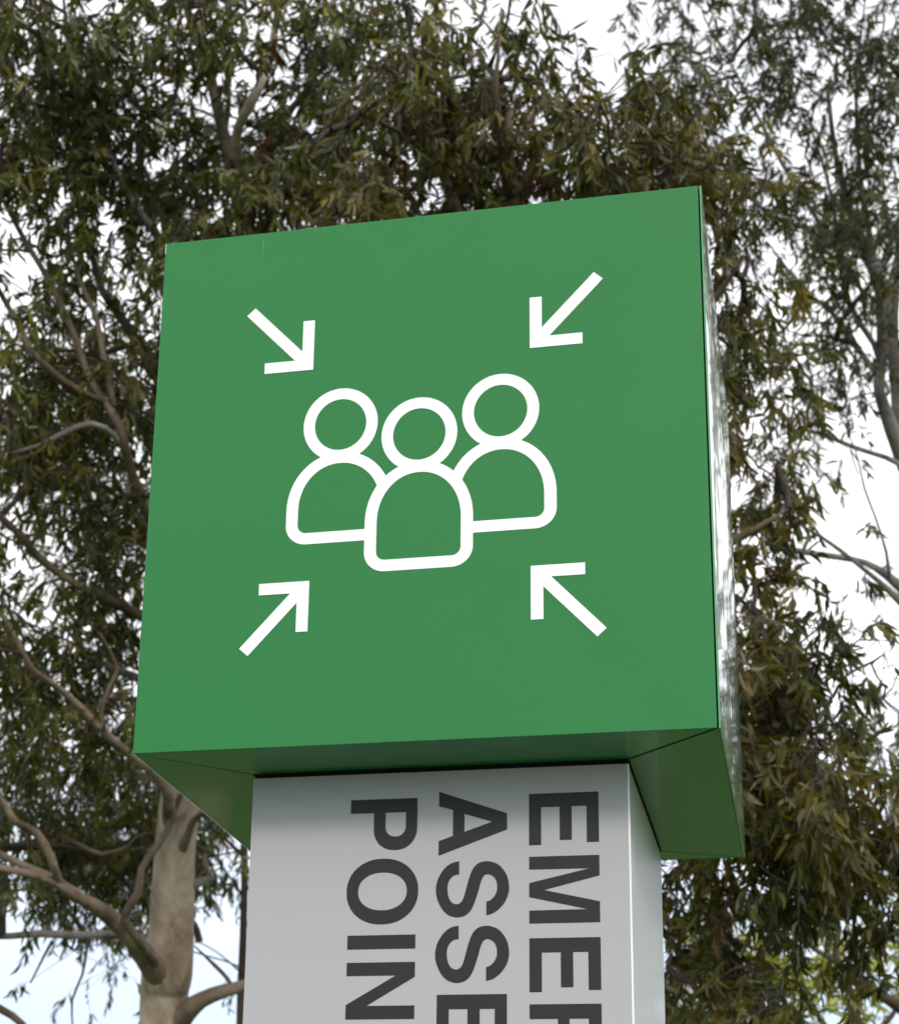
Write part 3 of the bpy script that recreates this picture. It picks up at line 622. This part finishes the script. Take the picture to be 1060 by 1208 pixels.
G1 = grid({
 0: '86567557530', 1: '8876544643', 2: '888876663', 3: '8878888741', 4: '577888862', 5: '365788722', 6: '36346655544', 7: '44466555544', 8: '77887554444', 9: '78886544444',
 10: '787754444', 11: '47886444', 12: '3389644', 13: '5478644', 14: '8766644', 15: '78666444', 16: '76673444', 17: '877753', 18: '777753', 19: '5774352', 20: '224302', 21: '1..1', 22: '52...22'})
crown(T1, G1, d, .62, sk, 11, 'gum', .104, .0225, dens=3.3, ext=(4, 0, 4), tw=.24, clump_amp=.75, clump=40, per_spray=14, dfun=lambda x, y: 1.1 * np.clip((y - 860) / 80, 0, 1))

# ---- 2: dense gum right behind the sign, drooping down its right side
d2 = 9.2; sk = []
T2 = new_tree('gum_tree', to_ground(620, 1208, d2, 50), 'dense olive gum tree directly behind the sign box, long leaves drooping beside it')
trunk([(625, 1215, d2, 62), (615, 1000, d2, 56), (600, 800, d2, 50), (610, 600, d2, 42), (595, 430, d2, 34), (605, 280, d2, 24), (598, 190, d2, 16), (601, 130, d2, 9)], M_bark2, T2, sk, (.1, 0), 18, .06, 5)
def lb2(nodes, mat=M_bark2, sides=8): return limb('limb', nodes, mat, T2, sides, .14, .12, sk, 40 + len(sk))
lb2([(610, 560, d2, 26), (690, 380, d2, 18), (740, 250, d2 + .2, 12), (770, 160, d2 + .2, 7)])
lb2([(606, 600, d2, 26), (720, 480, d2 - .2, 20), (820, 380, d2 - .3, 14), (880, 300, d2 - .4, 8)])
lb2([(604, 760, d2, 26), (740, 680, d2 - .3, 20), (860, 640, d2 - .5, 12), (930, 600, d2 - .5, 6)])
lb2([(604, 820, d2, 28), (760, 860, d2 - .5, 20), (880, 850, d2 - .8, 14), (980, 830, d2 - .9, 8)])
lb2([(610, 930, d2, 26), (760, 960, d2 - .3, 16), (830, 1040, d2 - .5, 9), (870, 1120, d2 - .5, 5)])
lb2([(750, 860, d2 - .5, 16), (880, 930, d2 - .8, 12), (990, 960, d2 - .9, 8), (1080, 980, d2 - .9, 5)])
lb2([(606, 380, d2, 22), (540, 250, d2 + .2, 14), (500, 130, d2 + .3, 9), (480, 20, d2 + .4, 5), (470, -70, d2 + .4, 3)])
lb2([(600, 450, d2, 22), (480, 330, d2 - .3, 15), (420, 240, d2 - .4, 9), (385, 160, d2 - .4, 5)])
lb2([(604, 240, d2, 14), (650, 150, d2, 8), (680, 90, d2, 4)])
lb2([(602, 240, d2, 14), (585, 120, d2 - .3, 8), (590, 40, d2 - .3, 4)])
lb2([(786, 1100, d2 + 2, 5), (800, 1172, d2 + 2, 6), (826, 1210, d2 + 2, 7)])
G2 = grid({
 0: '........56642.......', 1: '........68764353....', 2: '.......479988885....', 3: '......347898888872..', 4: '.......6889998888882', 5: '.......33777777.8872', 6: '........44444444.82.', 7: '........44444444.83.',
 8: '........44444444.84.', 9: '........44444444.83.', 10: '........44444444.53.', 11: '........44444444.652', 12: '........44444444.641', 13: '........44444444.753', 14: '........44444444.7861',
 15: '........44444444.8862', 16: '........44444444.9983', 17: '........44444444.9985', 18: '.............44459867', 19: '..............7888788', 20: '..............7685645', 21: '..............6762233', 22: '..............3465322'})
for r_ in range(5, 18): G2[r_, 16] = {5: 8, 6: 8, 7: 8, 8: 9, 9: 8, 10: 4, 11: 5, 12: 5, 13: 7, 14: 7, 15: 8, 16: 9, 17: 9}[r_]
G2[5:18, 17] = [2, 2, 3, 5, 3, 3, 5, 4, 5, 8, 9, 9, 9]; G2[5:18, 18] = [0, 0, 0, 0, 0, 0, 1, 0, 2, 5, 6, 8, 8]; G2[5:18, 19] = [0] * 9 + [1, 2, 2, 4]
G2[4, 15:20] = [8, 7, 2, 0, 0]; G2[3, 15:20] = [7, 4, 0, 0, 0]
crown(T2, G2, d2, .55, sk, 23, 'olive', .090, .0195, dens=3.5, clump_amp=.7, clump=42, per_spray=14, ext=(0, 1, 2), tw=.20, hang=1.15,
      dfun=lambda x, y: -1.3 * np.clip((y - 560) / 400, 0, 1) * np.clip((x - 760) / 100, 0, 1), twig_r=.003)

# ---- 3: open grey gum on the right
d3 = 19.0; sk = []
T3 = new_tree('gum_tree', to_ground(1130, 1208, d3, 34), 'tall open-crowned gum tree with slim grey forked trunk against white sky at far right')
trunk([(1130, 1215, d3, 36), (1120, 1000, d3, 32), (1112, 820, d3, 28), (1100, 700, d3, 25), (1085, 600, d3, 21), (1062, 535, d3, 19), (1048, 497, d3, 17), (1037, 462, d3, 14), (1038, 440, d3, 13), (1040, 414, d3, 14), (1041, 364, d3, 16), (1038, 335, d3, 18), (1027, 306, d3, 17), (1012, 278, d3, 13), (1000, 240, d3, 10), (985, 180, d3, 7), (975, 100, d3, 5)], M_bark3, T3, sk, (.2, 0), 14, .07, 9)
def lb3(nodes, mat=M_bark3, sides=8, name='limb'): return limb(name, nodes, mat, T3, sides, .14, .2, sk, 70 + len(sk))
lb3([(1100, 690, d3, 22), (1078, 590, d3 + 1, 18), (1063, 520, d3 + 1, 17), (1057, 450, d3 + 1, 16), (1052, 390, d3 + 1, 14), (1058, 330, d3 + 1, 10), (1070, 250, d3 + 1, 7)])
lb3([(1039, 330, d3, 12), (1043, 305, d3, 8), (1052, 280, d3, 8), (1062, 255, d3, 7), (1080, 180, d3, 5)])
lb3([(1040, 370, d3, 8), (1048, 335, d3, 6), (1056, 305, d3, 5), (1068, 270, d3, 4)])
lb3([(1046, 385, d3 - .2, 5), (1051, 362, d3 - .2, 4), (1062, 335, d3 - .2, 3)])
lb3([(1038, 345, d3, 9), (1030, 300, d3, 8), (1020, 250, d3, 8), (1012, 180, d3, 6), (1010, 90, d3, 4), (1020, 0, d3, 3)])
lb3([(1035, 450, d3, 8), (1031, 438, d3, 7), (1006, 405, d3, 6), (981, 368, d3, 6), (957, 350, d3, 5), (930, 320, d3, 4), (905, 285, d3, 3)])
lb3([(1038, 430, d3, 8), (1030, 405, d3, 7), (1014, 381, d3, 7), (997, 345, d3, 6), (990, 306, d3, 6), (986, 269, d3, 5), (975, 210, d3, 4), (950, 130, d3, 3)])
lb3([(1020, 300, d3, 9), (1000, 288, d3, 8), (969, 273, d3, 7), (932, 264, d3, 7), (912, 254, d3, 5), (892, 240, d3, 5), (870, 220, d3, 3)])
lb3([(975, 275, d3, 6), (935, 215, d3, 5), (905, 160, d3, 4), (870, 90, d3, 3), (840, 40, d3, 2)])
lb3([(1075, 570, d3 - .3, 8), (1058, 546, d3 - .3, 7), (1030, 535, d3 - .3, 6), (1005, 527, d3 - .3, 6), (962, 510, d3 - .3, 5), (939, 508, d3 - .3, 4), (915, 515, d3 - .3, 2)])
lb3([(1105, 740, d3 - .3, 18), (1062, 693, d3 - .3, 14), (1032, 670, d3 - .3, 9), (1005, 660, d3 - .3, 8), (959, 653, d3 - .3, 8), (923, 645, d3 - .3, 8), (899, 628, d3 - .3, 7), (865, 604, d3 - .3, 5), (820, 590, d3 - .3, 3)])
lb3([(1085, 730, d3 - .5, 11), (1060, 708, d3 - .5, 10), (1036, 686, d3 - .5, 6), (1019, 672, d3 - .5, 5), (992, 650, d3 - .5, 5), (966, 632, d3 - .5, 4), (936, 614, d3 - .5, 3), (919, 598, d3 - .5, 2)])
lb3([(1048, 684, d3 - .4, 4), (1045, 652, d3 - .4, 4), (1032, 610, d3 - .4, 3), (1019, 575, d3 - .4, 3), (1009, 532, d3 - .4, 2), (992, 493, d3 - .4, 2)], name='branchlet')
lb3([(1012, 545, d3 - .4, 2), (1002, 530, d3 - .4, 2), (1012, 560, d3 - .4, 2)], name='branchlet')
lb3([(1128, 1235, d3 - 1, 18), (1060, 1188, d3 - 1.5, 15), (1030, 1168, d3 - 1.6, 13), (1010, 1155, d3 - 1.7, 11), (987, 1135, d3 - 1.7, 10), (986, 1118, d3 - 1.7, 9), (989, 1098, d3 - 1.7, 9), (985, 1060, d3 - 1.7, 5)], M_bark2)
lb3([(987, 1135, d3 - 1.7, 8), (960, 1120, d3 - 1.7, 6), (935, 1105, d3 - 1.7, 4)], M_bark2)
G3 = grid({
 0: '..............368887', 1: '..............256788', 2: '...............56788', 3: '...............35788', 4: '................3787', 5: '................2465', 6: '.................454', 7: '.................553', 8: '.................451',
 9: '.................351', 10: '.................23.', 11: '................13.', 12: '...................1', 13: '...................1', 14: '....................', 15: '...................1', 16: '...................3', 17: '..................23', 18: '..................44', 19: '..................44'})
crown(T3, G3, d3, .9, sk, 37, 'grey', .125, .025, dens=2.4, clump_amp=.9, ext=(0, 2, 4), tw=.32, per_spray=14, n_leaf=300, twig_r=.004, clump=34)

# ---- 4: darker gum farther back on the left
d4 = 21.0; sk = []
T4 = new_tree('gum_tree', to_ground(286, 1208, d4, 10), 'dark fine-leaved farther gum, its slender trunk close by the left edge of the post')
trunk([(284, 1215, d4, 11), (287, 1100, d4, 9), (288, 1000, d4, 9), (280, 900, d4, 8), (250, 700, d4, 8), (200, 500, d4, 6), (170, 400, d4, 4)], M_twig, T4, sk, (.2, .1), 8, .06, 12)
for nn_ in ([(286, 1010, d4, 6), (200, 930, d4, 5), (100, 900, d4, 4), (20, 900, d4, 3), (-60, 900, d4, 2)], [(275, 880, d4, 6), (180, 800, d4, 5), (90, 760, d4, 3), (0, 720, d4, 2)],
            [(240, 680, d4, 6), (150, 600, d4, 4), (60, 560, d4, 3)], [(190, 480, d4, 4), (110, 430, d4, 3), (60, 380, d4, 2)], [(288, 1060, d4, 4), (260, 1020, d4, 3), (230, 990, d4, 2)],
            [(287, 1150, d4, 3), (258, 1125, d4, 2), (235, 1112, d4, 2)]):
    limb('limb', nn_, M_twig, T4, 6, .1, .3, sk, 99)
G4 = grid({5: '.11', 6: '.233', 7: '15662', 8: '35554', 9: '44444', 10: '55555', 11: '24555', 12: '14555', 13: '12455', 14: '24444', 15: '34445', 16: '56556', 17: '7788663', 18: '788886663', 19: '578775532', 20: '15542231', 21: '..12.1', 22: '.2...22'})
crown(T4, G4, d4, 1.0, sk, 51, 'dark', .12, .024, dens=2.0, ext=(3, 0, 0), tw=.38, per_spray=14, n_leaf=0, twig_r=.004, clump=44, hang=1.3)

# ---- 5: bright tree low at the right
d5 = 27.0; sk = []
T5 = new_tree('broadleaf_tree', to_ground(1000, 1208, d5, 12), 'bright yellow-green tree low behind the drooping branches at bottom right')
trunk([(1000, 1330, d5, 20), (1005, 1250, d5, 16), (1010, 1180, d5, 9), (1015, 1130, d5, 4)], M_bark2, T5, sk, (0, 0), 10, .06, 15)
limb('limb', [(1003, 1260, d5, 12), (960, 1190, d5, 7), (930, 1120, d5, 3)], M_bark2, T5, 7, .1, .3, sk)
limb('limb', [(1005, 1250, d5, 12), (1050, 1200, d5, 7), (1080, 1150, d5, 3)], M_bark2, T5, 7, .1, .3, sk)
G5 = grid({19: '................12..', 20: '................245.', 21: '...............26899', 22: '...............69999'})
crown(T5, G5, d5, 1.3, sk, 61, 'bright', .13, .05, dens=1.6, mat=M_leaf_bright, ext=(0, 3, 0), tw=.4, per_spray=14, n_leaf=0, hang=.2, twig_r=.005, clump=50)

# ------------------------------------------------------------------ building far behind
M_wall = paint('cream_wall', (.62, .61, .58), .8, mottle=.08); M_roof = paint('blue_grey_roof', (.13, .17, .23), .45, mottle=.2); M_glass = paint('window_glass', (.04, .05, .06), .08); M_eave = paint('dark_fascia', (.05, .05, .055), .6)
bp0 = at(812, 1200, 46.0); bx, by = float(bp0[0]), float(bp0[1]); top = float(bp0[2])
bl = link('low_building', None, None, (bx, by, 0)); tag(bl, 'pale low building with blue-grey roof glimpsed low between the leaves right of the post', 'building')
box('wall', bx - 9, bx + 2.2, by, by + 12, 0, top - .9, M_wall, bl)
box('fascia', bx - 9.3, bx + 2.5, by - .35, by + 12.3, top - .899, top - .55, M_eave, bl)
prism('roof', [(bx - 9.4, top - .549), (bx + 2.6, top - .549), (bx + 1.6, top + .12), (bx - 8.4, top + .12)], by - .45, by + 12.4, M_roof, bl, axis='y')
box('upper_wall', bx - 8, bx + .9, by + 2, by + 10, top + .121, top + 1.25, M_wall, bl)
box('upper_roof', bx - 8.3, bx + 1.2, by + 1.7, by + 10.3, top + 1.251, top + 1.42, M_eave, bl)
for i in range(5):
    x0 = bx - 8.2 + i * 2.1
    wf = box('window', x0, x0 + 1.3, by - .05, by - .002, 1.0, 2.6, M_eave, bl); box('pane', x0 + .07, x0 + 1.23, by - .06, by - .052, 1.07, 2.53, M_glass, wf)
